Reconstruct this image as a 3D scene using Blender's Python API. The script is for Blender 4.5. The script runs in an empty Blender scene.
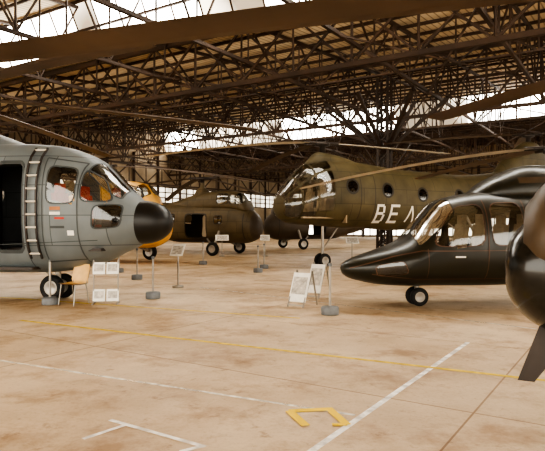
import bpy, math, random
from mathutils import Vector, Matrix
random.seed(4)
F=560.0; CH=1.65; HY=225.0; CX=272.5
def gp(px,py,z=0.0):
    d=(CH-z)*F/(py-HY); return Vector(((px-CX)/F*d,d,z))
def ang(a): return math.radians(a)
UV=33.0
Vd=Vector((math.sin(ang(UV)),math.cos(ang(UV)),0)); Ud=Vector((Vd.y,-Vd.x,0))
def P(u,v,z): return Ud*u+Vd*v+Vector((0,0,z))

# ---------------------------------------------------------------- materials
def newmat(name):
    m=bpy.data.materials.new(name); m.use_nodes=True
    nt=m.node_tree; b=nt.nodes['Principled BSDF']; return m,nt,b
def N(nt,t,**k):
    n=nt.nodes.new(t)
    for a,v in k.items(): setattr(n,a,v)
    return n
def mat(name,col,rough=.6,metal=0.,var=.25,scale=3.,bump=0.,panel=False,coat=0.):
    m,nt,b=newmat(name)
    b.inputs['Roughness'].default_value=rough; b.inputs['Metallic'].default_value=metal
    if coat: b.inputs['Coat Weight'].default_value=coat
    tc=N(nt,'ShaderNodeTexCoord')
    nz=N(nt,'ShaderNodeTexNoise'); nz.inputs['Scale'].default_value=scale; nz.inputs['Detail'].default_value=6
    nt.links.new(tc.outputs['Object'],nz.inputs['Vector'])
    cr=N(nt,'ShaderNodeValToRGB')
    cr.color_ramp.elements[0].position=.3; cr.color_ramp.elements[1].position=.72
    cr.color_ramp.elements[0].color=(*[c*(1-var) for c in col],1)
    cr.color_ramp.elements[1].color=(*[min(1,c*(1+var)) for c in col],1)
    nt.links.new(nz.outputs['Fac'],cr.inputs['Fac'])
    out=cr.outputs['Color']
    if panel:
        mp=N(nt,'ShaderNodeMapping'); mp.inputs['Rotation'].default_value=(ang(90),0,0)
        nt.links.new(tc.outputs['Object'],mp.inputs['Vector'])
        br=N(nt,'ShaderNodeTexBrick'); br.inputs['Scale'].default_value=1
        br.inputs['Color1'].default_value=(1,1,1,1); br.inputs['Color2'].default_value=(.78,.78,.78,1)
        br.inputs['Mortar'].default_value=(.22,.22,.22,1); br.inputs['Mortar Size'].default_value=.009
        br.inputs['Brick Width'].default_value=1.1; br.inputs['Row Height'].default_value=.62
        nt.links.new(mp.outputs['Vector'],br.inputs['Vector'])
        mx=N(nt,'ShaderNodeMix',data_type='RGBA',blend_type='MULTIPLY'); mx.inputs[0].default_value=.8
        nt.links.new(out,mx.inputs[6]); nt.links.new(br.outputs['Color'],mx.inputs[7]); out=mx.outputs[2]
    nt.links.new(out,b.inputs['Base Color'])
    return m
def glassmat(name,tint=(.75,.75,.72),refl=.16):
    m=bpy.data.materials.new(name); m.use_nodes=True; nt=m.node_tree
    nt.nodes.clear()
    o=N(nt,'ShaderNodeOutputMaterial'); t=N(nt,'ShaderNodeBsdfTransparent'); t.inputs[0].default_value=(*tint,1)
    g=N(nt,'ShaderNodeBsdfGlossy'); g.inputs['Roughness'].default_value=.05
    lw=N(nt,'ShaderNodeLayerWeight'); lw.inputs[0].default_value=.35
    mr=N(nt,'ShaderNodeMath',operation='MULTIPLY_ADD'); mr.inputs[1].default_value=.7; mr.inputs[2].default_value=refl*.5
    nt.links.new(lw.outputs['Fresnel'],mr.inputs[0])
    mx=N(nt,'ShaderNodeMixShader'); nt.links.new(mr.outputs[0],mx.inputs[0])
    nt.links.new(t.outputs[0],mx.inputs[1]); nt.links.new(g.outputs[0],mx.inputs[2]); nt.links.new(mx.outputs[0],o.inputs[0])
    return m
def emat(name,col,st,lo=.35,sc=.35,a=.35,b3=.6):
    m,nt,b=newmat(name)
    b.inputs['Base Color'].default_value=(*[c*.6 for c in col],1)
    tc=N(nt,'ShaderNodeTexCoord'); nz=N(nt,'ShaderNodeTexNoise'); nz.inputs['Scale'].default_value=sc
    nt.links.new(tc.outputs['Object'],nz.inputs['Vector'])
    mr=N(nt,'ShaderNodeMapRange'); mr.inputs[1].default_value=a; mr.inputs[2].default_value=b3
    mr.inputs[3].default_value=st*lo; mr.inputs[4].default_value=st
    nt.links.new(nz.outputs['Fac'],mr.inputs[0]); nt.links.new(mr.outputs[0],b.inputs['Emission Strength'])
    b.inputs['Emission Color'].default_value=(*col,1)
    return m
M={}
M['grey']=mat('grey_paint',(.19,.215,.225),.5,0,.14,1.6,panel=True)
M['greyd']=mat('dark_grey_paint',(.06,.068,.07),.5)
M['olive']=mat('olive_paint',(.105,.082,.038),.6,0,.28,1.5,panel=True)
M['olive2']=mat('olive_drab_paint',(.105,.075,.036),.6,0,.25,1.5,panel=True)
M['dark']=mat('dark_paint',(.03,.022,.014),.5,0,.2,1.5)
M['brownd']=mat('dark_brown_paint',(.06,.04,.023),.5,0,.2,1.5)
M['yellow']=mat('orange_paint',(.90,.50,.12),.45,0,.15,2)
M['black']=mat('olive_black_paint',(.017,.016,.010),.32,0,.25,2,coat=.12)
M['radome']=mat('black_radome',(.010,.009,.008),.42,0,.2,2)
M['domeb']=mat('nose_dome_black',(.010,.009,.007),.2,0,.2,2,coat=.3)
M['brownp']=mat('brown_paint',(.065,.040,.020),.4,0,.3,3)
M['orange']=mat('orange_trim',(.42,.16,.05),.5)
M['trim']=mat('brown_pinstripe',(.12,.06,.035),.5)
M['white']=mat('white_marking',(.85,.82,.75),.6,0,.08)
M['blade']=mat('rotor_blade_brown',(.10,.066,.042),.55,0,.3,1.2)
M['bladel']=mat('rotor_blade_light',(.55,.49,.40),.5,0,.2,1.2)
M['metal']=mat('steel',(.35,.32,.28),.4,.7,.2)
M['dmetal']=mat('dark_steel',(.05,.04,.035),.5,.4,.2)
M['rubber']=mat('tyre_rubber',(.012,.011,.010),.8)
M['steelb']=mat('truss_steel',(.050,.026,.013),.7,0,.45,.7)
M['glass']=glassmat('window_glass',(.8,.8,.77),.2)
M['glassd']=glassmat('tinted_glass',(.25,.23,.20),.2)
M['red']=mat('red_cushion',(.60,.05,.03),.7)
M['skin']=mat('cabin_trim',(.42,.33,.22),.8)
M['wood']=mat('chair_plywood',(.75,.47,.18),.4,0,.12,6)
M['paper']=mat('info_panel_paper',(.88,.86,.80),.5,0,.08,9)
M['ink']=mat('panel_print',(.55,.51,.45),.6,0,.4,14)
M['base']=mat('stand_base',(.16,.17,.18),.5,0,.2,8)
M['sky']=emat('skylight_glazing',(1.,.96,.87),18,.4)
M['skyd']=emat('dirty_skylight_glazing',(1.,.88,.70),3.,.12,.25,.42,.6)
M['wpane']=emat('frosted_wall_glazing',(1.,.90,.74),1.9,.25,.5)
M['wpane2']=emat('frosted_door_glazing',(1.,.94,.82),5.,.6)
M['col']=mat('column_paint',(.035,.02,.012),.6)

# ---------------------------------------------------------------- mesh builder
class MB:
    def __init__(s): s.v=[];s.f=[];s.m=[];s.sm=[];s.mats=[]
    def mi(s,m):
        m=M[m] if isinstance(m,str) else m
        if m not in s.mats: s.mats.append(m)
        return s.mats.index(m)
    def add(s,vs,fs,m,smooth=False):
        o=len(s.v); k=s.mi(m); s.v+= [Vector(x) for x in vs]
        for f in fs: s.f.append([i+o for i in f]); s.m.append(k); s.sm.append(smooth)
    def grid(s,rows,m,smooth=True,closed=False,flip=False):
        n=len(rows[0]); vs=[p for r in rows for p in r]; fs=[]
        for i in range(len(rows)-1):
            for j in range(n if closed else n-1):
                k=(j+1)%n; q=[i*n+j,i*n+k,(i+1)*n+k,(i+1)*n+j]
                fs.append(q[::-1] if flip else q)
        s.add(vs,fs,m,smooth)
    def beam(s,a,b,w,m,h=None):
        a=Vector(a);b=Vector(b);h=h or w; d=(b-a).normalized()
        up=Vector((0,0,1)) if abs(d.z)<.95 else Vector((1,0,0))
        x=d.cross(up).normalized(); y=x.cross(d)
        c=[]
        for p in(a,b):
            for i,j in((-1,-1),(1,-1),(1,1),(-1,1)): c.append(p+x*i*w/2+y*j*h/2)
        s.add(c,[[3,2,1,0],[4,5,6,7],[0,1,5,4],[1,2,6,5],[2,3,7,6],[3,0,4,7]],m)
    def box(s,c,sz,m,rz=0.,ry=0.,rx=0.):
        R=Matrix.Rotation(rz,4,'Z')@Matrix.Rotation(ry,4,'Y')@Matrix.Rotation(rx,4,'X'); c=Vector(c)
        vs=[c+R@Vector((i*sz[0]/2,j*sz[1]/2,k*sz[2]/2)) for k in(-1,1) for i,j in((-1,-1),(1,-1),(1,1),(-1,1))]
        s.add(vs,[[3,2,1,0],[4,5,6,7],[0,1,5,4],[1,2,6,5],[2,3,7,6],[3,0,4,7]],m)
    def lathe(s,c,axis,prof,m,n=24):
        a=Vector(axis).normalized(); up=Vector((0,0,1)) if abs(a.z)<.9 else Vector((1,0,0))
        x=a.cross(up).normalized(); y=a.cross(x); c=Vector(c)
        rows=[[c+a*h+(x*math.cos(2*math.pi*i/n)+y*math.sin(2*math.pi*i/n))*r for i in range(n)] for r,h in prof]
        s.grid(rows,m,True,True)
    def tube(s,a,b,r,m,r2=None,n=10):
        a=Vector(a);b=Vector(b);L=(b-a).length; r2=r if r2 is None else r2
        s.lathe(a,b-a,[(r,0),(r2,L)],m,n)
        s.lathe(a,b-a,[(0.0001,0),(r,0)],m,n); s.lathe(a,b-a,[(r2,L),(0.0001,L)],m,n)
    def wheel(s,c,axis,r,w):
        h=w/2
        s.lathe(c,axis,[(r*.55,-h*.8),(r*.8,-h),(r*.95,-h*.75),(r,-h*.3),(r,h*.3),(r*.95,h*.75),(r*.8,h),(r*.55,h*.8)],'rubber',28)
        s.lathe(c,axis,[(.001,-h*.5),(r*.3,-h*.55),(r*.5,-h*.85),(r*.57,-h*.8)],'metal',20)
        s.lathe(c,axis,[(r*.57,h*.8),(r*.5,h*.85),(r*.3,h*.55),(.001,h*.5)],'metal',20)
    def done(s,name,parent=None,world=False):
        me=bpy.data.meshes.new(name); vs=s.v
        if parent is not None and world:
            I=PM[parent.name].inverted(); vs=[I@v for v in vs]
        me.from_pydata([tuple(v) for v in vs],[],s.f)
        for m in s.mats: me.materials.append(m)
        me.polygons.foreach_set('material_index',s.m); me.polygons.foreach_set('use_smooth',s.sm)
        me.update(); ob=bpy.data.objects.new(name,me); bpy.context.collection.objects.link(ob)
        if parent is not None: ob.parent=parent
        return ob
PM={}
def empty(name,loc,heading=0.):
    e=bpy.data.objects.new(name,None); bpy.context.collection.objects.link(e)
    e.location=loc; e.rotation_euler=(0,0,ang(heading)); e.empty_display_size=.3
    PM[e.name]=Matrix.Translation(Vector(loc))@Matrix.Rotation(ang(heading),4,'Z'); return e

# ---------------------------------------------------------------- lofted hull with real window openings
def pchip(xs,ys):
    n=len(xs);h=[xs[i+1]-xs[i] for i in range(n-1)];d=[(ys[i+1]-ys[i])/h[i] for i in range(n-1)]
    m=[0]*n
    for i in range(1,n-1):
        if d[i-1]*d[i]>0:
            w1=2*h[i]+h[i-1];w2=h[i]+2*h[i-1]; m[i]=(w1+w2)/(w1/d[i-1]+w2/d[i])
    m[0]=d[0];m[-1]=d[-1]
    def f(x):
        x=min(max(x,xs[0]),xs[-1]);i=0
        while i<n-2 and x>xs[i+1]: i+=1
        t=(x-xs[i])/h[i]
        return (2*t**3-3*t*t+1)*ys[i]+(t**3-2*t*t+t)*h[i]*m[i]+(-2*t**3+3*t*t)*ys[i+1]+(t**3-t*t)*h[i]*m[i+1]
    return f
class Hull:
    def __init__(s,keys):
        keys=[k if len(k)==6 else (*k,2.) for k in keys]
        xs=[k[0] for k in keys]; s.s0=xs[0];s.s1=xs[-1]
        s.f=[pchip(xs,[k[i] for k in keys]) for i in range(1,6)]; s.w=[]
    def pt(s,a,t,off=0.):
        zc,hw,ht,hb,n=[g(a) for g in s.f]
        c=math.cos(t);q=math.sin(t)
        y=hw*math.copysign(abs(c)**(2/n),c); z=zc+(ht if q>0 else hb)*math.copysign(abs(q)**(2/n),q)
        p=Vector((-a,y,z))
        if off:
            e=.01
            p1=s.pt(max(a-e,s.s0),t);p2=s.pt(min(a+e,s.s1),t);p3=s.pt(a,t-e);p4=s.pt(a,t+e)
            nn=(p4-p3).cross(p2-p1)
            if nn.length>1e-9:
                nn.normalize()
                if nn.dot(Vector((0,y,z-zc)))<0: nn=-nn
                p=p+nn*off
        return p
    def z2t(s,a,z,side):
        zc,hw,ht,hb,n=[g(a) for g in s.f]
        r=(z-zc)/(ht if z>zc else hb); r=max(-.999,min(.999,r))
        t=math.asin(math.copysign(abs(r)**(n/2),r))
        return t if side>0 else math.pi-t
    @staticmethod
    def uq(q,a,b):
        a=(a+1)/2;b=(b+1)/2
        return tuple(q[0][i]*(1-a)*(1-b)+q[1][i]*a*(1-b)+q[2][i]*a*b+q[3][i]*(1-a)*b for i in(0,1))
    def wp(s,w,r,th,off):
        e=w.get('e',5); c=math.cos(th);q=math.sin(th)
        k=(abs(c)**e+abs(q)**e)**(-1/e)
        a,b=s.uq(w['q'],c*k*r,q*k*r)
        t=b if w.get('t') else s.z2t(a,b,w['side'])
        return s.pt(a,t,off)
    def patch(s,mb,w,m,r0,r1,off,nr=8,nt=40):
        mb.grid([[s.wp(w,r0+(r1-r0)*i/nr,2*math.pi*j/nt+.01,off) for j in range(nt)] for i in range(nr+1)],m,True,True)
    def win(s,q,glass='glass',frame='greyd',fw=.09,e=5,sides=(1,-1),t=False,hole=True):
        for sd in sides:
            w=dict(side=sd,e=e,glass=glass,frame=frame,fw=fw,hole=hole,t=t)
            if t:
                w['q']=[(a,ang(b) if sd>0 else math.pi-ang(b)) for a,b in q]
            else: w['q']=q
            w['poly']=[]
            for j in range(48):
                th=2*math.pi*j/48;c=math.cos(th);qq=math.sin(th);k=(abs(c)**e+abs(qq)**e)**(-1/e)
                w['poly'].append(s.uq(w['q'],c*k,qq*k))
            s.w.append(w)
    def build(s,mb,m,ds=.05,nt=112,colorfn=None):
        ss=[];a=s.s0
        while a<s.s1:
            ss.append(a); k=a-s.s0
            a+= min(ds,max(.004,k*.5)) if k<.12 else (ds if k<6 else .15)
        ss.append(s.s1)
        vs=[]
        for a in ss: vs.append([s.pt(a,-math.pi/2+2*math.pi*j/nt) for j in range(nt)])
        flat=[p for r in vs for p in r]; groups={}
        for i in range(len(ss)-1):
            a=(ss[i]+ss[i+1])/2
            for j in range(nt):
                t=-math.pi/2+2*math.pi*(j+.5)/nt
                k=(j+1)%nt; z=(vs[i][j].z+vs[i+1][k].z)/2; sd=1 if math.cos(t)>0 else -1
                skip=False
                for w in s.w:
                    if not w['hole']: continue
                    if w['t']: x,y=a,t
                    else:
                        if w['side']!=sd: continue
                        x,y=a,z
                    pl=w['poly']
                    if not(min(p[0] for p in pl)<=x<=max(p[0] for p in pl)): continue
                    ins=False
                    for q in range(len(pl)):
                        x1,y1=pl[q];x2,y2=pl[q-1]
                        if (y1>y)!=(y2>y) and x<(x2-x1)*(y-y1)/(y2-y1)+x1: ins=not ins
                    if ins: skip=True;break
                if skip: continue
                mm=colorfn(a,z,sd) if colorfn else m
                groups.setdefault(mm,[]).append([i*nt+j,(i+1)*nt+j,(i+1)*nt+k,i*nt+k])
        o=len(mb.v); mb.v+=flat
        for mm,fs in groups.items():
            kk=mb.mi(mm)
            for f in fs: mb.f.append([x+o for x in f]);mb.m.append(kk);mb.sm.append(True)
        for row,rv in((0,False),(len(ss)-1,True)):
            f=[o+row*nt+j for j in range(nt)]
            mb.f.append(f if not rv else f[::-1]);mb.m.append(mb.mi(m));mb.sm.append(False)
        for w in s.w:
            if w['glass']: s.patch(mb,w,w['glass'],0.001,1.0,.004)
            s.patch(mb,w,w['frame'],1-w['fw']*.7,1+w['fw'],.012,2)
    def stripe(s,mb,m,pts,wd,sides=(1,-1),off=.008):
        for sd in sides:
            for i in range(len(pts)-1):
                (a0,z0),(a1,z1)=pts[i],pts[i+1]; n=max(2,int(abs(a1-a0)/.1)+int(abs(z1-z0)/.1))
                L=math.hypot(a1-a0,z1-z0); dx,dz=-(z1-z0)/L*wd/2,(a1-a0)/L*wd/2
                rr=[]
                for k in range(n+1):
                    a=a0+(a1-a0)*k/n;z=z0+(z1-z0)*k/n
                    rr.append([s.pt(a+o*dx,s.z2t(a+o*dx,z+o*dz,sd),off) for o in(-1,0,1)])
                mb.grid(rr,m,True)

def blade(parent,hub,tip,chord,m,name='rotor_blade',root=.08,droopexp=1.6,th=.12,twist=6):
    hub=Vector(hub);tip=Vector(tip);mb=MB(); d=Vector((tip.x-hub.x,tip.y-hub.y,0));L=d.length;d.normalize()
    sd=Vector((-d.y,d.x,0)); rows=[]
    n=26
    for i in range(n+1):
        t=root+(1-root)*i/n; c=chord if t>.16 else chord*(.35+.65*max(0,(t-root)/(.16-root)))
        if t>.985: c*=.8
        p=hub+d*L*t; p.z=hub.z+(tip.z-hub.z)*t**droopexp
        a=ang(twist*(1-t)); r=[]
        for u,v in((-.3,0),(-.2,.5),(0,.6),(.3,.35),(.7,0),(.3,-.25),(0,-.4),(-.2,-.35)):
            r.append(p+sd*c*(u*math.cos(a))+Vector((0,0,c*u*math.sin(a)+v*th*c)))
        rows.append(r)
    mb.grid(rows,m,False,True)
    mb.add(rows[-1],[list(range(8))],m); mb.add(rows[0],[list(range(8))[::-1]],m)
    mb.tube(hub,hub+d*L*(root+.03),chord*.16,'dmetal')
    return mb.done(name,parent,world=True)
def hubpart(mb,c,r=.35,h=.35):
    mb.lathe(c,(0,0,1),[(.12,-h*3),(.12,-h*.5),(r,-h*.3),(r,h*.2),(r*.5,h*.5),(.001,h*.6)],'dmetal',20)
def seat(mb,s,y,z,m='red'):
    mb.box((-s,y,z+.25),(.5,.48,.14),m); mb.box((-s-.26,y,z+.62),(.12,.46,.75),m,ry=ang(-8)); mb.box((-s-.3,y,z+1.1),(.1,.26,.2),m)
    mb.box((-s,y,z+.08),(.4,.36,.2),'dmetal')

# ================================================================ hall
floor_m,nt,b=newmat('concrete_floor')
tc=N(nt,'ShaderNodeTexCoord')
def noise(sc,det=8,rg=.6,off=0):
    n=N(nt,'ShaderNodeTexNoise');n.inputs['Scale'].default_value=sc;n.inputs['Detail'].default_value=det;n.inputs['Roughness'].default_value=rg
    mp=N(nt,'ShaderNodeMapping'); mp.inputs['Location'].default_value=(off,off*.7,0)
    nt.links.new(tc.outputs['Object'],mp.inputs[0]); nt.links.new(mp.outputs[0],n.inputs['Vector']);return n
def ramp(src,p0,c0,p1,c1):
    r=N(nt,'ShaderNodeValToRGB');e=r.color_ramp.elements;e[0].position=p0;e[1].position=p1;e[0].color=(*c0,1);e[1].color=(*c1,1)
    nt.links.new(src,r.inputs[0]);return r.outputs[0]
def mul(a,bb,f=1.):
    x=N(nt,'ShaderNodeMix',data_type='RGBA',blend_type='MULTIPLY');x.inputs[0].default_value=f
    nt.links.new(a,x.inputs[6]);nt.links.new(bb,x.inputs[7]);return x.outputs[2]
c=ramp(noise(.4,10,.62).outputs[0],.34,(.46,.325,.19),.60,(.70,.55,.375))
c=mul(c,ramp(noise(1.1,10,.7,5).outputs[0],.35,(.62,.50,.38),.51,(1,1,1)),.9)
c=mul(c,ramp(noise(5.,8,.7,9).outputs[0],.32,(.5,.38,.28),.42,(1,1,1)),.65)
c=mul(c,ramp(noise(26.,4,.7,2).outputs[0],.3,(.78,.73,.66),.5,(1,1,1)),.6)
mp=N(nt,'ShaderNodeMapping'); mp.inputs['Rotation'].default_value=(0,0,ang(UV)); mp.inputs['Location'].default_value=(1.2,.9,0)
nt.links.new(tc.outputs['Object'],mp.inputs[0])
br=N(nt,'ShaderNodeTexBrick'); br.offset=0; br.inputs['Scale'].default_value=1
br.inputs['Color1'].default_value=(1,1,1,1);br.inputs['Color2'].default_value=(.90,.88,.85,1);br.inputs['Mortar'].default_value=(.5,.4,.3,1)
br.inputs['Mortar Size'].default_value=.010;br.inputs['Brick Width'].default_value=5.;br.inputs['Row Height'].default_value=3.
nt.links.new(mp.outputs[0],br.inputs['Vector']); c=mul(c,br.outputs[0])
nt.links.new(c,b.inputs['Base Color'])
rr=N(nt,'ShaderNodeMapRange'); rr.inputs[3].default_value=.38; rr.inputs[4].default_value=.75
nt.links.new(noise(.8,6,.6,3).outputs[0],rr.inputs[0]);nt.links.new(rr.outputs[0],b.inputs['Roughness'])
bp=N(nt,'ShaderNodeBump');bp.inputs['Strength'].default_value=.15;bp.inputs['Distance'].default_value=.01
nt.links.new(noise(14.,6).outputs[0],bp.inputs['Height']);nt.links.new(bp.outputs[0],b.inputs['Normal'])
mb=MB(); U0,U1,V0,V1=-45.,45.,-12.,75.
mb.add([P(U0,V0-15,0),P(U1,V0-15,0),P(U1,V1,0),P(U0,V1,0)],[[0,1,2,3]],floor_m)
mb.done('floor')

ceil_m,nt,b=newmat('ceiling_sheeting')
tc=N(nt,'ShaderNodeTexCoord'); b.inputs['Roughness'].default_value=.8
c=ramp(noise(.4,7).outputs[0],.3,(.64,.51,.33),.7,(.86,.75,.56))
mp=N(nt,'ShaderNodeMapping'); mp.inputs['Rotation'].default_value=(0,0,ang(UV)); nt.links.new(tc.outputs['Object'],mp.inputs[0])
wv=N(nt,'ShaderNodeTexWave',bands_direction='X'); wv.inputs['Scale'].default_value=1.1; nt.links.new(mp.outputs[0],wv.inputs[0])
c=mul(c,ramp(wv.outputs[0],.0,(.5,.43,.35),.22,(1,1,1))); nt.links.new(c,b.inputs['Base Color'])
wall_m,nt,b=newmat('wall_sheeting')
tc=N(nt,'ShaderNodeTexCoord'); b.inputs['Roughness'].default_value=.8
c=ramp(noise(.4,7).outputs[0],.3,(.22,.16,.10),.7,(.44,.35,.24))
nt.links.new(c,b.inputs['Base Color'])

GZ,RZ=9.9,12.1; rid=[-12.,17.,46.,75.]; GW=1.1
def ztop(v):
    for r_ in rid:
        if r_<=v<r_+GW: return RZ+(GZ-RZ)*(v-r_)/GW
    k=max([r_ for r_ in rid if r_<=v]+[-41.])
    return GZ+(RZ-GZ)*(v-k-GW)/(29-GW)
mb=MB(); tr=MB(); pu=MB()
for g in rid[:3]:
    a0=g+GW; a1=g+29
    mb.add([P(U0,a0,GZ),P(U1,a0,GZ),P(U1,a1,RZ),P(U0,a1,RZ)],[[0,1,2,3]],ceil_m)
    mb.add([P(U0,a0,GZ+.3),P(U1,a0,GZ+.3),P(U1,a1,RZ+.3),P(U0,a1,RZ+.3)],[[3,2,1,0]],ceil_m)
    v=a0+.5
    while v<a1:
        pu.beam(P(U0,v,ztop(v)-.1),P(U1,v,ztop(v)-.1),.08,'steelb',.13); v+=1.6
mb.done('ceiling')
pu.done('roof_purlins')
k=1
clean={0:[(-45,45)],1:[(-45,-22.5),(-21,-15),(-12,12),(16,45)],2:[(-29,-17.5),(-11.5,0),(6,20),(28,45),(-44,-40)]}
for gi,g in enumerate(rid[:3]):
    sk=MB()
    cuts=sorted(set([U0,U1]+[x for r_ in clean[gi] for x in r_]))
    for ua,ub in zip(cuts[:-1],cuts[1:]):
        ok=any(r_[0]<=(ua+ub)/2<=r_[1] for r_ in clean[gi])
        sk.add([P(ua,g,RZ),P(ub,g,RZ),P(ub,g+GW,GZ),P(ua,g+GW,GZ)],[[0,1,2,3]],'sky' if ok else 'skyd')
    u=U0
    while u<=U1:
        sk.beam(P(u,g-.04,RZ-.04),P(u,g+GW-.04,GZ-.04),.06,'steelb'); u+=1.5
    for q in(0,.5,1): sk.beam(P(U0,g+GW*q-.05,RZ+(GZ-RZ)*q-.03),P(U1,g+GW*q-.05,RZ+(GZ-RZ)*q-.03),.1,'steelb')
    sk.done('window_%d'%k); k+=1
BC=8.1
u=U0+.6
while u<U1:
    for g in rid[:3]:
        n=14
        pts=[g+GW+(29-GW)*i/n for i in range(n+1)]
        tr.beam(P(u,g,BC),P(u,g+29,BC),.13,'steelb'); tr.beam(P(u,g+GW,GZ-.25),P(u,g+29,RZ-.25),.13,'steelb')
        for i in range(n):
            v0,v1=pts[i],pts[i+1]
            tr.beam(P(u,v0,BC),P(u,v0,ztop(v0)-.25),.065,'steelb')
            if i%2: tr.beam(P(u,v0,BC),P(u,v1-.01,ztop(v1-.01)-.25),.065,'steelb')
            else: tr.beam(P(u,v0,ztop(v0)-.25),P(u,v1,BC),.065,'steelb')
    u+=4.5
def girder(v,z0,z1,w=.16,pan=2.4,wd=.09,x=False):
    tr.beam(P(U0,v,z0),P(U1,v,z0),w,'steelb');tr.beam(P(U0,v,z1),P(U1,v,z1),w,'steelb')
    n=int((U1-U0)/pan)
    for i in range(n):
        a=U0+(U1-U0)*i/n;b2=U0+(U1-U0)*(i+1)/n
        tr.beam(P(a,v,z0),P(a,v,z1),wd,'steelb')
        tr.beam(P(a,v,z0 if i%2 else z1),P(b2,v,z1 if i%2 else z0),wd,'steelb')
        if x: tr.beam(P(a,v,z1 if i%2 else z0),P(b2,v,z0 if i%2 else z1),wd,'steelb')
for v in(18.3,47.3): girder(v,7.4,9.6,.18,x=True,wd=.08)
girder(28.4,7.3,ztop(28.4)-.4,.16,wd=.09,x=True)
for v in(36.5,56.,65.): girder(v,8.1,ztop(v)-.4,.12,wd=.08)
for v in(22.6,32.7,41.3,51.5,60.5): girder(v,8.1,ztop(v)-.3,.07,3.,.055,x=True)
for z in(6.2,8.1): tr.beam(P(U0+.7,V0,z),P(U0+.7,V1,z),.18,'steelb')
v=V0;i=0
while v<V1-2.4:
    tr.beam(P(U0+.7,v,6.2 if i%2 else 8.1),P(U0+.7,v+2.4,8.1 if i%2 else 6.2),.1,'steelb');tr.beam(P(U0+.7,v,6.2),P(U0+.7,v,8.1),.09,'steelb'); v+=2.4;i+=1
for g in rid[1:3]:
    for i in range(9):
        a=U0+4.5*i*2+.6; 
        for q in(0,9.67,19.33):
            tr.beam(P(a,g+q,BC-.05),P(a+4.5,g+q+9.67,BC-.05),.06,'steelb');tr.beam(P(a+4.5,g+q,BC-.05),P(a,g+q+9.67,BC-.05),.06,'steelb')
tr.done('roof_truss')
def column(u,v,top=7.2,spl=True,r=.25,sp=5.):
    c=MB()
    for i in(-r,r):
        for j in(-r,r): c.beam(P(u+i,v+j,0),P(u+i,v+j,top+2.3),.13,'col')
    z=0.
    while z<top+1.5:
        c.beam(P(u-r,v-r,z),P(u+r,v-r,z+.5),.06,'col');c.beam(P(u+r,v+r,z),P(u-r,v+r,z+.5),.06,'col')
        c.beam(P(u-r,v-r,z+.5),P(u-r,v+r,z+1),.06,'col');z+=.5
    if spl:
        for a,b2 in((-1,0),(1,0),(0,-1),(0,1),(-.5,0),(.5,0),(-.7,-.7),(.7,-.7)): c.beam(P(u,v,top-1.7),P(u+a*sp,v+b2*sp,top+.9),.15,'col')
    c.box(P(u,v,.06),(.8,.8,.12),'col',rz=-ang(UV)); c.done('lattice_column')
column(-18.4,46.6); column(18,46.6); column(-11.3,28.4,7.2,True,.28,3.4)
wl=MB(); 
def wallquad(w,a,b,z0,z1,m): w.add([P(*a,z0),P(*b,z0),P(*b,z1),P(*a,z1)],[[0,1,2,3]],m)
wallquad(wl,(U0,V0),(U0,V1),0,4.2,wall_m); wallquad(wl,(U0,V0),(U0,V1),6.0,12.3,wall_m)
v=V0
while v<V1:
    wl.beam(P(U0+.12,v,0),P(U0+.12,v,9.5),.25,'steelb'); v+=3.6
wl.done('wall_left')
wn=MB(); wallquad(wn,(U0,V0),(U0,V1),4.2,6.0,'wpane')
v=V0
while v<V1: wn.beam(P(U0+.05,v,4.2),P(U0+.05,v,6.0),.12,'steelb'); v+=1.2
for z in(4.2,4.8,5.4,6.0): wn.beam(P(U0+.05,V0,z),P(U0+.05,V1,z),.12,'steelb')
wn.done('window_4')
wb=MB(); wallquad(wb,(U0,V1),(U1,V1),0,.25,wall_m); wallquad(wb,(U0,V1),(U1,V1),2.6,3.4,wall_m); wallquad(wb,(U0,V1),(U1,V1),6.6,12.3,wall_m)
u=U0
while u<U1: wb.beam(P(u,V1-.12,0),P(u,V1-.12,9.5),.3,'steelb'); u+=4
wb.done('wall_back')
for nm,za,zb,mm in(('window_5',3.4,6.6,'wpane'),('window_6',.25,2.6,'wpane2')):
    wn=MB(); wallquad(wn,(U0,V1),(U1,V1),za,zb,mm)
    u=U0
    while u<U1: wn.beam(P(u,V1-.05,za),P(u,V1-.05,zb),.12,'steelb'); u+=1.3
    for z in(za,(za+zb)/2,zb): wn.beam(P(U0,V1-.05,z),P(U1,V1-.05,z),.12,'steelb')
    wn.done(nm)

# floor markings
def paint(name,col,al,lo=.35):
    m,nt2,b2=newmat(name); b2.inputs['Base Color'].default_value=(*col,1);b2.inputs['Roughness'].default_value=.6
    t=N(nt2,'ShaderNodeTexCoord');n=N(nt2,'ShaderNodeTexNoise');n.inputs['Scale'].default_value=7;n.inputs['Detail'].default_value=8
    nt2.links.new(t.outputs['Object'],n.inputs['Vector']); r=N(nt2,'ShaderNodeMapRange');r.inputs[1].default_value=.4;r.inputs[2].default_value=.6
    r.inputs[3].default_value=al*lo;r.inputs[4].default_value=al
    nt2.links.new(n.outputs[0],r.inputs[0]);nt2.links.new(r.outputs[0],b2.inputs['Alpha']);return m
pw=paint('worn_white_paint',(1.,.98,.94),.95,.6);pwf=paint('faded_white_paint',(1.,.97,.9),.7);py=paint('yellow_paint',(.86,.60,.0),1.,1.);pyf=paint('faded_yellow_paint',(.85,.62,.02),.95,.7)
def line(mb,a,b,w,m,z=.004):
    a=gp(*a);b=gp(*b);d=(b-a).normalized();n=Vector((-d.y,d.x,0))*w/2;o=Vector((0,0,z))
    mb.add([a-n+o,b-n+o,b+n+o,a+n+o],[[0,1,2,3]],m)
mk=MB()
line(mk,(468,342),(300,459),.06,pw)
line(mk,(-60,351),(355,415),.045,pwf)
line(mk,(20,320),(560,382),.08,pyf,.005)
line(mk,(0,297),(300,318),.07,pyf,.006)
line(mk,(200,287),(545,330),.05,pwf,.007)
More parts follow.
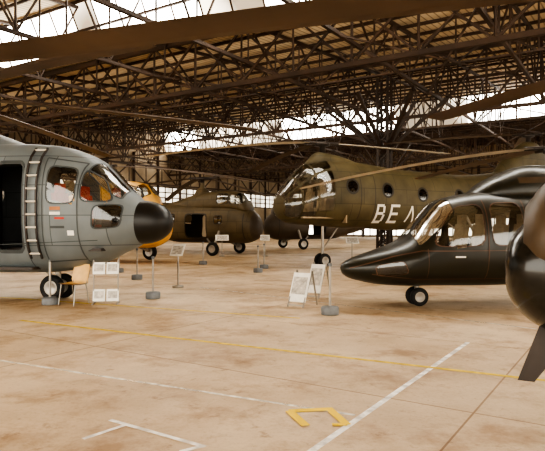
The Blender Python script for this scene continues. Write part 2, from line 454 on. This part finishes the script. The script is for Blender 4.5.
line(mk,(83,439),(128,424),.045,pw,.005);line(mk,(110,420),(205,447),.045,pw,.006);line(mk,(180,452),(205,446),.045,pw,.008)
line(mk,(289,411),(330,409),.08,py,.006);line(mk,(328,408),(347,425),.075,py,.008);line(mk,(289,411),(306,426),.075,py,.009);line(mk,(332,425),(347,425),.06,py,.010)
mk.done('floor_markings')

# ================================================================ grey transport helicopter (left)
e=empty('grey_transport_helicopter',(-2.15,12.0,0),-12)
h=Hull([(.66,1.72,.46,.46,.46,2.),(.8,1.74,.60,.56,.56,2.1),(1.1,1.8,.84,.76,.74,2.2),(1.5,1.9,.98,1.06,1.03,2.4),(2.0,2.0,1.08,1.24,1.28,2.6),(2.6,2.05,1.14,1.36,1.42,2.9),(3.8,2.05,1.18,1.42,1.45,3.2),(9,2.05,1.18,1.5,1.45,3.2),(13,2.6,.8,.95,.9,2.5),(18,3.3,.35,.4,.4,2.)])
h.win([(1.70,2.82),(2.28,2.88),(2.28,2.10),(1.70,2.10)],'glass','greyd',.05)
h.win([(1.26,2.62),(1.60,2.82),(1.60,2.14),(1.00,2.14)],'glass','greyd',.06)
h.win([(.84,2.08),(1.34,2.06),(1.38,1.58),(.88,1.62)],'glassd','greyd',.06)
h.win([(.90,40),(1.55,44),(1.55,87),(.90,87)],'glass','greyd',.05,t=True,e=7)
h.win([(2.80,2.95),(3.42,2.95),(3.42,1.12),(2.80,1.12)],None,'greyd',.05,e=9)
h.win([(5.0,2.7),(5.5,2.7),(5.5,2.2),(5.0,2.2)],'glassd','greyd',.1,e=2.2)
h.win([(6.6,2.7),(7.1,2.7),(7.1,2.2),(6.6,2.2)],'glassd','greyd',.1,e=2.2)
mb=MB();h.build(mb,'grey')
h.stripe(mb,'greyd',[(2.36,.95),(2.36,3.05)],.025); h.stripe(mb,'greyd',[(1.64,.95),(1.64,2.95)],.025); h.stripe(mb,'greyd',[(1.64,.95),(2.36,.90)],.025);h.stripe(mb,'greyd',[(1.64,2.95),(2.36,3.05)],.025)
h.stripe(mb,'greyd',[(2.74,.7),(2.74,3.1)],.02);h.stripe(mb,'greyd',[(1.3,1.35),(3.5,1.25)],.015)
h.stripe(mb,'orange',[(1.98,2.0),(2.20,2.0)],.07);h.stripe(mb,'white',[(1.98,1.90),(2.20,1.90)],.06);h.stripe(mb,'red',[(1.9,1.8),(2.1,1.8)],.04)
h.stripe(mb,'white',[(1.72,1.5),(1.85,1.5)],.1); h.stripe(mb,'greyd',[(1.9,1.62),(2.2,1.62)],.05)
mb.done('fuselage',e)
r=Hull([(0,1.72,.015,.015,.015),(.03,1.72,.15,.15,.15),(.12,1.72,.28,.28,.28),(.3,1.72,.40,.40,.40),(.5,1.72,.455,.455,.455),(.64,1.72,.47,.47,.47),(.72,1.72,.46,.46,.46)])
mb=MB();r.build(mb,'radome');mb.done('radome',e)
c=Hull([(3.1,3.2,.3,.1,.1),(3.6,3.25,.6,.26,.2,2.5),(4.6,3.4,.85,.45,.4,2.5),(6,3.5,.9,.7,.5,2.5),(8.5,3.5,.85,.6,.5,2.3),(10.5,3.2,.4,.2,.2)])
mb=MB();c.build(mb,'grey');hubpart(mb,(-6,0,4.65),.5,.3);mb.done('engine_cowling',e)
mb=MB()
mb.box((-2.35,0,1.15),(2.2,1.5,.06),'dmetal'); seat(mb,2.05,-.5,1.35);seat(mb,2.05,.5,1.35)
mb.box((-1.25,0,1.75),(.2,1.1,.45),'dmetal'); mb.box((-4.0,0,.75),(2.6,1.9,.06),'dmetal'); mb.box((-4.9,0,1.9),(.05,1.9,2.2),'dmetal')
for y in(-.4,.4): mb.tube((-1.7,y,1.2),(-1.55,y,2.0),.02,'dmetal')
mb.box((-4.6,-.4,1.2),(.5,.8,.7),'skin');mb.done('cockpit_interior',e)
mb=MB()
for s in(2.46,2.68):
    for k in range(12):
        z0=1.0+k*.185;a=h.pt(s,h.z2t(s,z0,-1),.06);b2=h.pt(s,h.z2t(s,z0+.185,-1),.06); mb.beam(a,b2,.035,'dmetal')
for k in range(9):
    z=1.1+k*.26; mb.beam(h.pt(2.46,h.z2t(2.46,z,-1),.06),h.pt(2.68,h.z2t(2.68,z,-1),.06),.035,'bladel')
mb.done('boarding_ladder',e)
mb=MB();W=2.72
mb.tube((-W,0,.7),(-W,0,.3),.07,'metal')
mb.tube((-W-.4,0,.75),(-W,0,.35),.04,'metal')
mb.tube((-W,-.22,.28),(-W,.22,.28),.05,'metal')
for y in(-.22,.22): mb.wheel((-W,y,.28),(0,1,0),.28,.18)
for y in(-1.6,1.6):
    mb.tube((-8.5,y*.7,1.3),(-8.5,y,.4),.09,'metal'); mb.wheel((-8.5,y-.15,.4),(0,1,0),.4,.25); mb.wheel((-8.5,y+.2,.4),(0,1,0),.4,.25)
mb.done('landing_gear',e)
mb=MB();mb.add([(-17.2,.08,3.4),(-18.2,.05,5.6),(-19.2,.05,5.6),(-18.8,.08,3.2),(-17.2,-.08,3.4),(-18.2,-.05,5.6),(-19.2,-.05,5.6),(-18.8,-.08,3.2)],[[0,1,2,3],[7,6,5,4],[0,4,5,1],[1,5,6,2],[2,6,7,3],[3,7,4,0]],'grey');mb.done('tail_fin',e)
Mx=PM[e.name]; hub=Mx@Vector((-6,0,4.72))
for tp in((-.45,16.2,4.42),(-1.8,7.6,4.15),(-8.5,5.0,4.1),(-16,9,4.2),(-14.5,19,4.2),(-6.2,21.5,4.3)):
    blade(e,hub,tp,.5,'blade')

# ================================================================ olive tandem-rotor helicopter
e=empty('olive_tandem_rotor_helicopter',(.15,21.0,0),210)
h=Hull([(0,2.36,.02,.02,.02),(.05,2.36,.30,.28,.28),(.25,2.38,.64,.62,.52),(.7,2.50,.92,1.05,.78),(1.2,2.66,1.02,1.32,.98),(2.0,2.8,1.08,1.46,1.17,2.1),(3.5,2.8,1.12,1.42,1.25,2.2),(6,2.65,1.12,1.38,1.2,2.2),(9,2.65,1.1,1.32,1.12,2.2),(12,3.1,.95,1.1,1.05,2.1),(15,3.9,.65,.9,.8),(16.5,4.5,.3,.4,.5)])
for s0,s1 in((.10,.60),(.64,1.22),(1.26,1.95)):
    for t0,t1 in((-50,-4),(-1,40),(43,88)):
        if s0>1 and t0<-20: t0=-30
        h.win([(s0,t1),(s1,t1),(s1,t0),(s0,t0)],'glass','olive',.035,e=14,t=True)
for s,z in((2.75,3.15),(4.5,3.05),(6.4,2.93),(8.6,2.93)):
    h.win([(s-.26,z+.26),(s+.26,z+.26),(s+.26,z-.26),(s-.26,z-.26)],'glassd','dark',.18,e=2.)
h.win([(10.3,3.3),(10.9,3.35),(10.9,2.9),(10.3,2.9)],'glassd','dark',.12,e=4)
mb=MB();h.build(mb,'olive')
def st(p,w=.10,hh=h,m='white'): hh.stripe(mb,m,p,w)
x0=4.02;z0=1.80;H=.64
st([(x0,z0-.05),(x0,z0+H+.05)]);st([(x0,z0),(x0+.32,z0)]);st([(x0,z0+H),(x0+.30,z0+H)]);st([(x0,z0+H*.52),(x0+.32,z0+H*.52)]);st([(x0+.34,z0+.03),(x0+.36,z0+H/2-.03)]);st([(x0+.34,z0+H/2+.04),(x0+.31,z0+H-.02)])
x0=4.72
st([(x0,z0-.05),(x0,z0+H+.05)]);st([(x0,z0),(x0+.42,z0)]);st([(x0,z0+H),(x0+.42,z0+H)]);st([(x0,z0+H/2),(x0+.36,z0+H/2)])
x0=5.6
st([(x0,z0),(x0+.2,z0+H)],.08);st([(x0+.2,z0+H),(x0+.4,z0)],.08)
st([(3.15,1.9),(3.15,3.6)],.03,m='dark');st([(3.85,1.9),(3.85,3.6)],.03,m='dark');st([(3.15,3.6),(3.85,3.6)],.03,m='dark')
mb.done('fuselage',e)
c=Hull([(1.1,3.6,.1,.1,.1),(1.4,3.75,.32,.42,.3,2.2),(1.9,4.0,.45,.52,.5,2.3),(2.6,4.0,.45,.45,.5,2.3),(4.2,3.9,.25,.2,.3)])
mb=MB();c.build(mb,'olive');hubpart(mb,(-2.1,0,4.85),.3,.2)
c=Hull([(12,3.8,.2,.2,.2),(13.2,4.3,.45,.8,.5,2.3),(14.8,5.0,.5,.9,.7,2.3),(16.4,4.9,.2,.5,.3)]);c.build(mb,'olive');hubpart(mb,(-14.8,0,6.2),.3,.2);mb.done('rotor_pylons',e)
mb=MB();mb.box((-1.6,0,1.95),(1.8,1.5,.06),'skin');seat(mb,1.5,.42,2.0,'skin');seat(mb,1.5,-.42,2.0,'skin');mb.box((-.75,0,2.25),(.3,.7,.5),'dmetal');mb.box((-2.6,0,2.7),(.05,1.8,1.9),'skin');mb.done('cockpit_interior',e)
mb=MB();mb.tube((-2.1,0,1.75),(-2.1,0,.3),.06,'metal');mb.tube((-2.9,0,1.65),(-2.1,0,.7),.035,'metal');mb.wheel((-2.1,-.14,.28),(0,1,0),.28,.16);mb.wheel((-2.1,.14,.28),(0,1,0),.28,.16);mb.tube((-2.1,-.14,.28),(-2.1,.14,.28),.04,'metal')
for y in(-1,1):
    mb.tube((-9.2,y*.9,2.1),(-9.2,y*1.9,.45),.07,'metal');mb.tube((-8.2,y*.8,1.75),(-9.2,y*1.9,.5),.04,'metal');mb.tube((-9.2,y*.5,1.6),(-9.2,y*1.9,.5),.04,'metal');mb.wheel((-9.2,y*2.0,.42),(0,1,0),.42,.24)
mb.done('landing_gear',e)
mb=MB()
for y in(-1,1): mb.add([(-14.6,y*.5,3.9),(-16.0,y*.5,4.1),(-16.3,y*2.2,4.6),(-15.2,y*2.2,4.6),(-14.6,y*.5,3.8),(-16.0,y*.5,4.0),(-16.3,y*2.2,4.5),(-15.2,y*2.2,4.5)],[[0,1,2,3],[7,6,5,4],[0,4,5,1],[1,5,6,2],[2,6,7,3],[3,7,4,0]],'olive')
mb.done('tail_planes',e)
Mx=PM[e.name];hub=Mx@Vector((-2.1,0,4.9))
for tp,bm_ in(((-4.6,20.4,4.15),'bladel'),((7.9,25.0,4.85),'bladel'),((-1.0,27.5,4.3),'blade')): blade(e,hub,tp,.40,bm_)
hub=Mx@Vector((-14.8,0,6.25))
for tp in((5.8,29.2,5.9),(18,25,5.8),(15,35,5.8)): blade(e,hub,tp,.42,'blade')

# ================================================================ black helicopter
e=empty('black_light_helicopter',(1.38,11.4,0),187)
h=Hull([(0,.78,.02,.02,.02),(.05,.78,.16,.10,.12),(.4,.80,.5,.24,.28,2.2),(.9,.86,.76,.34,.42,2.4),(1.33,.92,.9,.46,.5,2.4),(1.7,1.0,.96,.80,.58,2.4),(2.1,1.1,1.0,1.08,.68,2.6),(3,1.15,1.02,1.20,.73,2.8),(4.5,1.2,1.0,1.2,.75,2.6),(6.2,1.45,.7,.85,.6,2.3),(8,1.65,.36,.42,.36),(11.5,1.8,.2,.22,.2)])
h.win([(2.06,2.0),(2.60,2.07),(2.60,1.26),(1.56,1.24)],'glass','trim',.022)
h.win([(2.74,2.08),(3.38,2.10),(3.38,1.28),(2.74,1.26)],'glass','trim',.022)
h.win([(3.55,2.08),(4.2,2.08),(4.2,1.4),(3.55,1.34)],'glass','trim',.022)
h.win([(1.36,34),(2.06,38),(2.12,87),(1.42,87)],'glass','black',.035,t=True,e=8)
h.win([(.55,.86),(1.05,.98),(1.15,.72),(.6,.66)],'glassd','trim',.03)
mb=MB();h.build(mb,'black')
st2=lambda p,w=.016:h.stripe(mb,'trim',p,w)
st2([(.12,.80),(.9,1.05),(1.4,1.16),(4.6,1.18)]);st2([(.5,.70),(1.3,.62),(4.6,.62)],.012)
st2([(1.5,1.2),(1.5,.64)],.012);st2([(2.66,2.15),(2.66,.6)]);st2([(3.45,2.15),(3.45,.6)]);h.stripe(mb,'white',[(2.0,1.05),(2.2,1.05)],.03);h.stripe(mb,'white',[(3.7,1.0),(4.6,1.0)],.12)
mb.done('fuselage',e)
c=Hull([(2.7,2.2,.3,.1,.1),(3.2,2.3,.6,.34,.2,2.5),(4.0,2.35,.7,.56,.3,2.5),(5.2,2.35,.7,.58,.3,2.5),(7.4,1.95,.35,.2,.3)])
mb=MB();c.build(mb,'black');c.stripe(mb,'brownp',[(3.5,2.55),(5.2,2.6)],.12);hubpart(mb,(-4.75,0,3.25),.28,.16);mb.done('engine_cowling',e)
mb=MB();mb.box((-2.9,0,.66),(2.6,1.6,.05),'dmetal')
for s in(2.5,3.4):
    for y in(-.42,.42): seat(mb,s,y,.68,'skin')
mb.box((-1.65,0,1.15),(.3,1.2,.35),'dmetal');mb.done('cabin_interior',e)
mb=MB();mb.tube((-1.62,0,.5),(-1.62,0,.2),.05,'metal')
for y in(-.13,.13): mb.wheel((-1.62,y,.19),(0,1,0),.19,.13)
mb.tube((-1.62,-.14,.19),(-1.62,.14,.19),.03,'metal')
for y in(-1,1): mb.tube((-5.2,y*.6,.8),(-5.2,y*.95,.25),.06,'metal');mb.wheel((-5.2,y*1.0,.22),(0,1,0),.22,.16)
mb.done('landing_gear',e)
mb=MB();mb.add([(-10.8,.07,1.6),(-11.6,.05,3.0),(-12.4,.05,3.0),(-12.0,.07,1.5),(-10.8,-.07,1.6),(-11.6,-.05,3.0),(-12.4,-.05,3.0),(-12.0,-.07,1.5)],[[0,1,2,3],[7,6,5,4],[0,4,5,1],[1,5,6,2],[2,6,7,3],[3,7,4,0]],'black');mb.done('tail_fin',e)
Mx=PM[e.name];hub=Mx@Vector((-4.75,0,3.32))
for tp in((.75,14.4,2.6),(8.8,17.0,3.0),(11,10,3.0)): blade(e,hub,tp,.30,'bladel')
blade(e,hub,(4.6,17.5,3.1),.36,'blade')

# ================================================================ foreground helicopter nose (right)
e=empty('brown_helicopter',(1.84,4.45,0),152)
h=Hull([(.16,1.5,.30,.30,.3),(.26,1.52,.42,.42,.42),(.45,1.55,.52,.54,.56,2.1),(.8,1.55,.6,.66,.68,2.2),(1.5,1.5,.68,.9,.72,2.4),(3.2,1.5,.7,.95,.72,2.6),(5,1.6,.5,.7,.5,2.2),(8.5,1.8,.18,.2,.18)])
h.win([(.62,2.0),(1.4,2.25),(1.4,1.6),(.62,1.6)],'glassd','dark',.05)
h.win([(1.6,2.25),(2.5,2.3),(2.5,1.5),(1.6,1.5)],'glassd','dark',.05)
mb=MB();h.build(mb,'brownp');mb.done('fuselage',e)
r=Hull([(0,1.31,.02,.02,.02),(.03,1.31,.19,.19,.19),(.1,1.31,.31,.31,.31),(.25,1.31,.42,.43,.43),(.45,1.31,.49,.49,.49),(.7,1.31,.51,.5,.5),(.9,1.31,.5,.45,.45)])
mb=MB();r.build(mb,'domeb')
mb.lathe((-.36,0,1.31),(1,0,0),[(.475,-.012),(.482,0),(.475,.012)],'trim',40);mb.done('nose_dome',e)
mb=MB();mb.add([(-.28,.03,.95),(-.55,.03,.92),(-.22,.02,.44),(-.10,.02,.44),(-.28,-.03,.95),(-.55,-.03,.92),(-.22,-.02,.44),(-.10,-.02,.44)],[[0,1,2,3],[7,6,5,4],[0,4,5,1],[1,5,6,2],[2,6,7,3],[3,7,4,0]],'dmetal');mb.done('wire_cutter',e)
mb=MB()
mb.lathe((-3.2,0,2.35),(0,0,1),[(.6,0),(.5,.3),(.2,.45),(.1,.9)],'brownp');hubpart(mb,(-3.3,0,3.2),.22,.12);mb.done('rotor_mast',e)
mb=MB()
for y in(-1,1):
    mb.tube((-.9,y*.95,.06),(-4.6,y*.95,.06),.05,'dmetal')
    for s in(1.6,3.8): mb.tube((-s,y*.95,.06),(-s,y*.3,.9),.04,'dmetal')
mb.done('landing_skids',e)
Mx=PM[e.name];hub=Mx@Vector((-3.3,0,3.25))
for tp,ch in(((-2.75,5.25,3.2),.46),((2.35,7.9,3.15),.42),((12,4,3.1),.4),((4,-4,3.1),.4)): blade(e,hub,tp,ch,'blade',droopexp=2.)

# ================================================================ background helicopters (bulbous-nose transports)
def transport(name,loc,head,body,blades=(),nose=None):
    e=empty(name,loc,head)
    h=Hull([(0,1.55,.02,.02,.02),(.08,1.55,.4,.4,.4),(.4,1.6,.75,.78,.78),(1.1,1.7,.92,1.1,1.05,2.2),(2.2,1.75,.95,1.2,1.1,2.4),(5,1.75,.95,1.2,1.1,2.6),(7,1.9,.7,.95,.85,2.4),(10,2.3,.35,.5,.45),(13,2.8,.16,.25,.22)])
    h.win([(3.0,2.3),(4.4,2.3),(4.4,.95),(3.0,.95)],None,'dark',.05,e=9)
    h.win([(2.0,2.2),(2.5,2.2),(2.5,1.75),(2.0,1.75)],'glassd','dark',.1)
    h.win([(5.1,2.3),(5.6,2.3),(5.6,1.85),(5.1,1.85)],'glassd','dark',.1)
    mb=MB();h.build(mb,body,ds=.08,nt=64,colorfn=(lambda a,z,sd: nose if a<.35 else body) if nose else None)
    h.stripe(mb,'dark',[(.75,.9),(.75,2.3)],.05);h.stripe(mb,'white',[(5.9,1.7),(6.6,1.75)],.25)
    o=-.45
    c=Hull([(1.0+o,2.45,.2,.05,.1),(1.25+o,2.6,.65,.36,.3,2.6),(1.75+o,2.85,.8,.66,.4,3.),(2.5+o,2.9,.82,.75,.4,3.),(3.6,2.85,.75,.7,.4,2.6),(5.5,2.6,.5,.5,.3,2.3),(7.5,2.4,.3,.3,.2)])
    c.win([(1.55+o,3.3),(2.05+o,3.42),(2.05+o,2.85),(1.3+o,2.85)],'glass','dark',.07)
    c.win([(2.15+o,3.42),(2.85+o,3.42),(2.85+o,2.85),(2.15+o,2.85)],'glass','dark',.07)
    c.win([(1.30+o,35),(1.68+o,35),(1.68+o,86),(1.30+o,86)],'glass','dark',.06,t=True)
    c.build(mb,body,ds=.06,nt=72)
    mb.lathe((-3.8,0,3.4),(0,0,1),[(.5,0),(.35,.3),(.15,.45),(.1,.9)],body);hubpart(mb,(-3.8,0,4.35),.35,.16)
    mb.box((-4.1,0,.75),(2.5,1.4,.05),'dmetal')
    mb.done('fuselage',e)
    mb=MB()
    for y in(-.4,.4): seat(mb,2.1,y,2.2,'skin')
    mb.done('crew_seats',e)
    mb=MB()
    for y in(-1,1):
        mb.tube((-2.2,y*.8,1.4),(-2.2,y*1.5,.42),.08,'metal');mb.tube((-3.0,y*.8,.9),(-2.2,y*1.5,.42),.05,'metal');mb.wheel((-2.2,y*1.6,.38),(0,1,0),.38,.22)
    mb.tube((-9.5,0,2.0),(-9.9,0,.3),.06,'metal');mb.wheel((-9.9,0,.22),(0,1,0),.22,.14);mb.done('landing_gear',e)
    mb=MB();mb.add([(-12.4,.08,2.7),(-13.6,.05,4.6),(-14.4,.05,4.6),(-13.6,.08,2.6),(-12.4,-.08,2.7),(-13.6,-.05,4.6),(-14.4,-.05,4.6),(-13.6,-.08,2.6)],[[0,1,2,3],[7,6,5,4],[0,4,5,1],[1,5,6,2],[2,6,7,3],[3,7,4,0]],body)
    mb.tube((-13.9,-.3,4.2),(-13.9,.1,4.2),.05,'dmetal')
    for a in(30,120,210,300): mb.beam((-13.9,-.3,4.2),(-13.9+1.2*math.cos(ang(a)),-.3,4.2+1.2*math.sin(ang(a))),.14,'blade',.03)
    mb.done('tail',e)
    hub=PM[e.name]@Vector((-3.8,0,4.4))
    for a,z in blades:
        blade(e,hub,hub+Vector((8*math.cos(ang(a)),8*math.sin(ang(a)),z)),.42,'blade')
    return e
transport('olive_transport_helicopter',(-.6,31,0),-24,'olive2',((-18,-.9),(62,-.7),(160,-1),(115,-1)),nose='brownd')
transport('orange_rescue_helicopter',(-4.55,24.6,0),-24,'yellow',((-20,-.9),(170,-.7),(200,-1),(335,-1)))
transport('dark_transport_helicopter',(-.55,39,0),205,'brownd',((10,-.9),(60,-.7),(110,-1),(330,-1)))

# ================================================================ small items
def stanchion(px,py,hh=.95):
    p=gp(px,py);mb=MB()
    mb.lathe((0,0,0),(0,0,1),[(.001,0),(.16,0),(.165,.02),(.165,.13),(.15,.15),(.025,.155),(.022,.16),(.022,hh-.06),(.035,hh-.05),(.035,hh),(.001,hh+.01)],'base',24)
    mb.lathe((0,0,0),(0,0,1),[(.024,.16),(.024,hh-.06)],'metal',12)
    o=mb.done('barrier_post');o.location=p
for a in((50,304),(153,298),(137,279),(119,272),(258,272),(264,268),(330,314),(203,264)): stanchion(*a)
def lectern(px,py,rz=0.,hh=1.0,w=.5):
    p=gp(px,py);mb=MB()
    mb.lathe((0,0,0),(0,0,1),[(.001,0),(.15,0),(.15,.05),(.02,.07),(.02,hh-.1)],'metal',18)
    mb.box((0,-.02,hh),(w,.02,.36),'paper',rx=ang(-35));mb.box((0,-.035,hh),(w*.8,.012,.26),'ink',rx=ang(-35))
    o=mb.done('info_lectern');o.location=p;o.rotation_euler=(0,0,ang(rz))
lectern(178,287,-15,1.0,.36);lectern(222,256,10,1.0,.7);lectern(265,256,0,1.,.5);lectern(352,262,10,1.,.6)
def easel(px,py,rz,w=.45,hh=.75):
    p=gp(px,py);mb=MB()
    mb.box((0,-.05,hh*.55),(w,.015,hh*.85),'paper',rx=ang(-22));mb.box((0,-.062,hh*.6),(w*.8,.012,hh*.5),'ink',rx=ang(-22))
    for x in(-w/2+.02,w/2-.02):
        mb.beam((x,-.22,.012),(x,.14,hh),.025,'metal');mb.beam((x,.14,hh),(x,.34,.012),.025,'metal')
    mb.beam((-w/2,-.2,.05),(w/2,-.2,.05),.025,'metal')
    o=mb.done('display_easel');o.location=p;o.rotation_euler=(0,0,ang(rz))
easel(301,306,-35,.40,.72);easel(317,297,-35,.36,.80)
p=gp(106,303);mb=MB()
for x in(-.25,.25): mb.tube((x,0,0),(x,0,.92),.014,'metal');mb.beam((x,-.2,.012),(x,.2,.012),.025,'metal')
for z in(.18,.75):
    mb.beam((-.27,0,z-.12),(.27,0,z-.12),.02,'metal')
    for x in(-.14,.14): mb.box((x,-.025,z),(.25,.012,.25),'paper',rx=ang(-12));mb.box((x,-.036,z+.01),(.19,.01,.15),'ink',rx=ang(-12))
o=mb.done('notice_stand');o.location=p;o.rotation_euler=(0,0,ang(8))
p=gp(74,304);mb=MB()
rows=[]
for i in range(13):
    t=i/12
    if t<.5: y=-.22+.40*t/.5; z=.45-.02*math.sin(t*2*math.pi)
    else:
        q=(t-.5)/.5; y=.18+.10*q; z=.45+.38*q
    rows.append([(x,y-(.04*(abs(x)/.22)**2 if t>.55 else 0),z+(.015*(abs(x)/.22)**2 if t<.5 else 0)) for x in [(-.22+.44*j/10)*(1-.12*(max(0,t-.85)/.15)**2) for j in range(11)]])
mb.grid(rows,'wood',True); mb.grid([[(a,b2+.0,c2-.014) if i<7 else (a,b2+.014,c2) for a,b2,c2 in r] for i,r in enumerate(rows)],'wood',True,flip=True)
for x in(-.19,.19):
    mb.tube((x,-.16,.43),(x*1.1,-.22,0),.012,'metal');mb.tube((x,.14,.43),(x*1.1,.22,0),.012,'metal');mb.tube((x,-.16,.43),(x,.16,.43),.012,'metal');mb.tube((x,.16,.43),(x,.26,.72),.012,'metal')
mb.tube((-.19,0,.42),(.19,0,.42),.012,'metal')
o=mb.done('plywood_chair');o.location=p;o.rotation_euler=(0,0,ang(-25))

# ================================================================ light, world, camera
for i,(u,v,pw_) in enumerate(((-10,18.6,1700),(-12,33,1500),(-12,47.6,1700))):  # unseen area lamps added to brighten camera-facing sides in the far hall
    l=bpy.data.lights.new('added_fill_light','AREA');l.shape='RECTANGLE';l.size=60;l.size_y=1.5;l.energy=pw_;l.color=(1,.92,.78)
    o=bpy.data.objects.new('added_fill_light',l);bpy.context.collection.objects.link(o)
    o.location=P(u,v,7.3 if i!=1 else 7.9)
    d=(Vd*1.0+Vector((0,0,-.55))).normalized()
    z=-d;x=Ud;y=z.cross(x)
    o.rotation_euler=Matrix((x,y,z)).transposed().to_euler()
w=bpy.data.worlds.new('World');bpy.context.scene.world=w;w.use_nodes=True
bg=w.node_tree.nodes['Background'];bg.inputs[0].default_value=(1,.93,.80,1);bg.inputs[1].default_value=4.9
cam=bpy.data.cameras.new('camera');co=bpy.data.objects.new('camera',cam);bpy.context.collection.objects.link(co)
co.location=(0,0,CH);co.rotation_euler=(ang(90),0,0);cam.sensor_width=36;cam.lens=36*F/545;cam.clip_end=300
bpy.context.scene.camera=co
vs=bpy.context.scene.view_settings
try:
    vs.view_transform='AgX';vs.look='AgX - High Contrast'
except Exception as ex: print(ex)
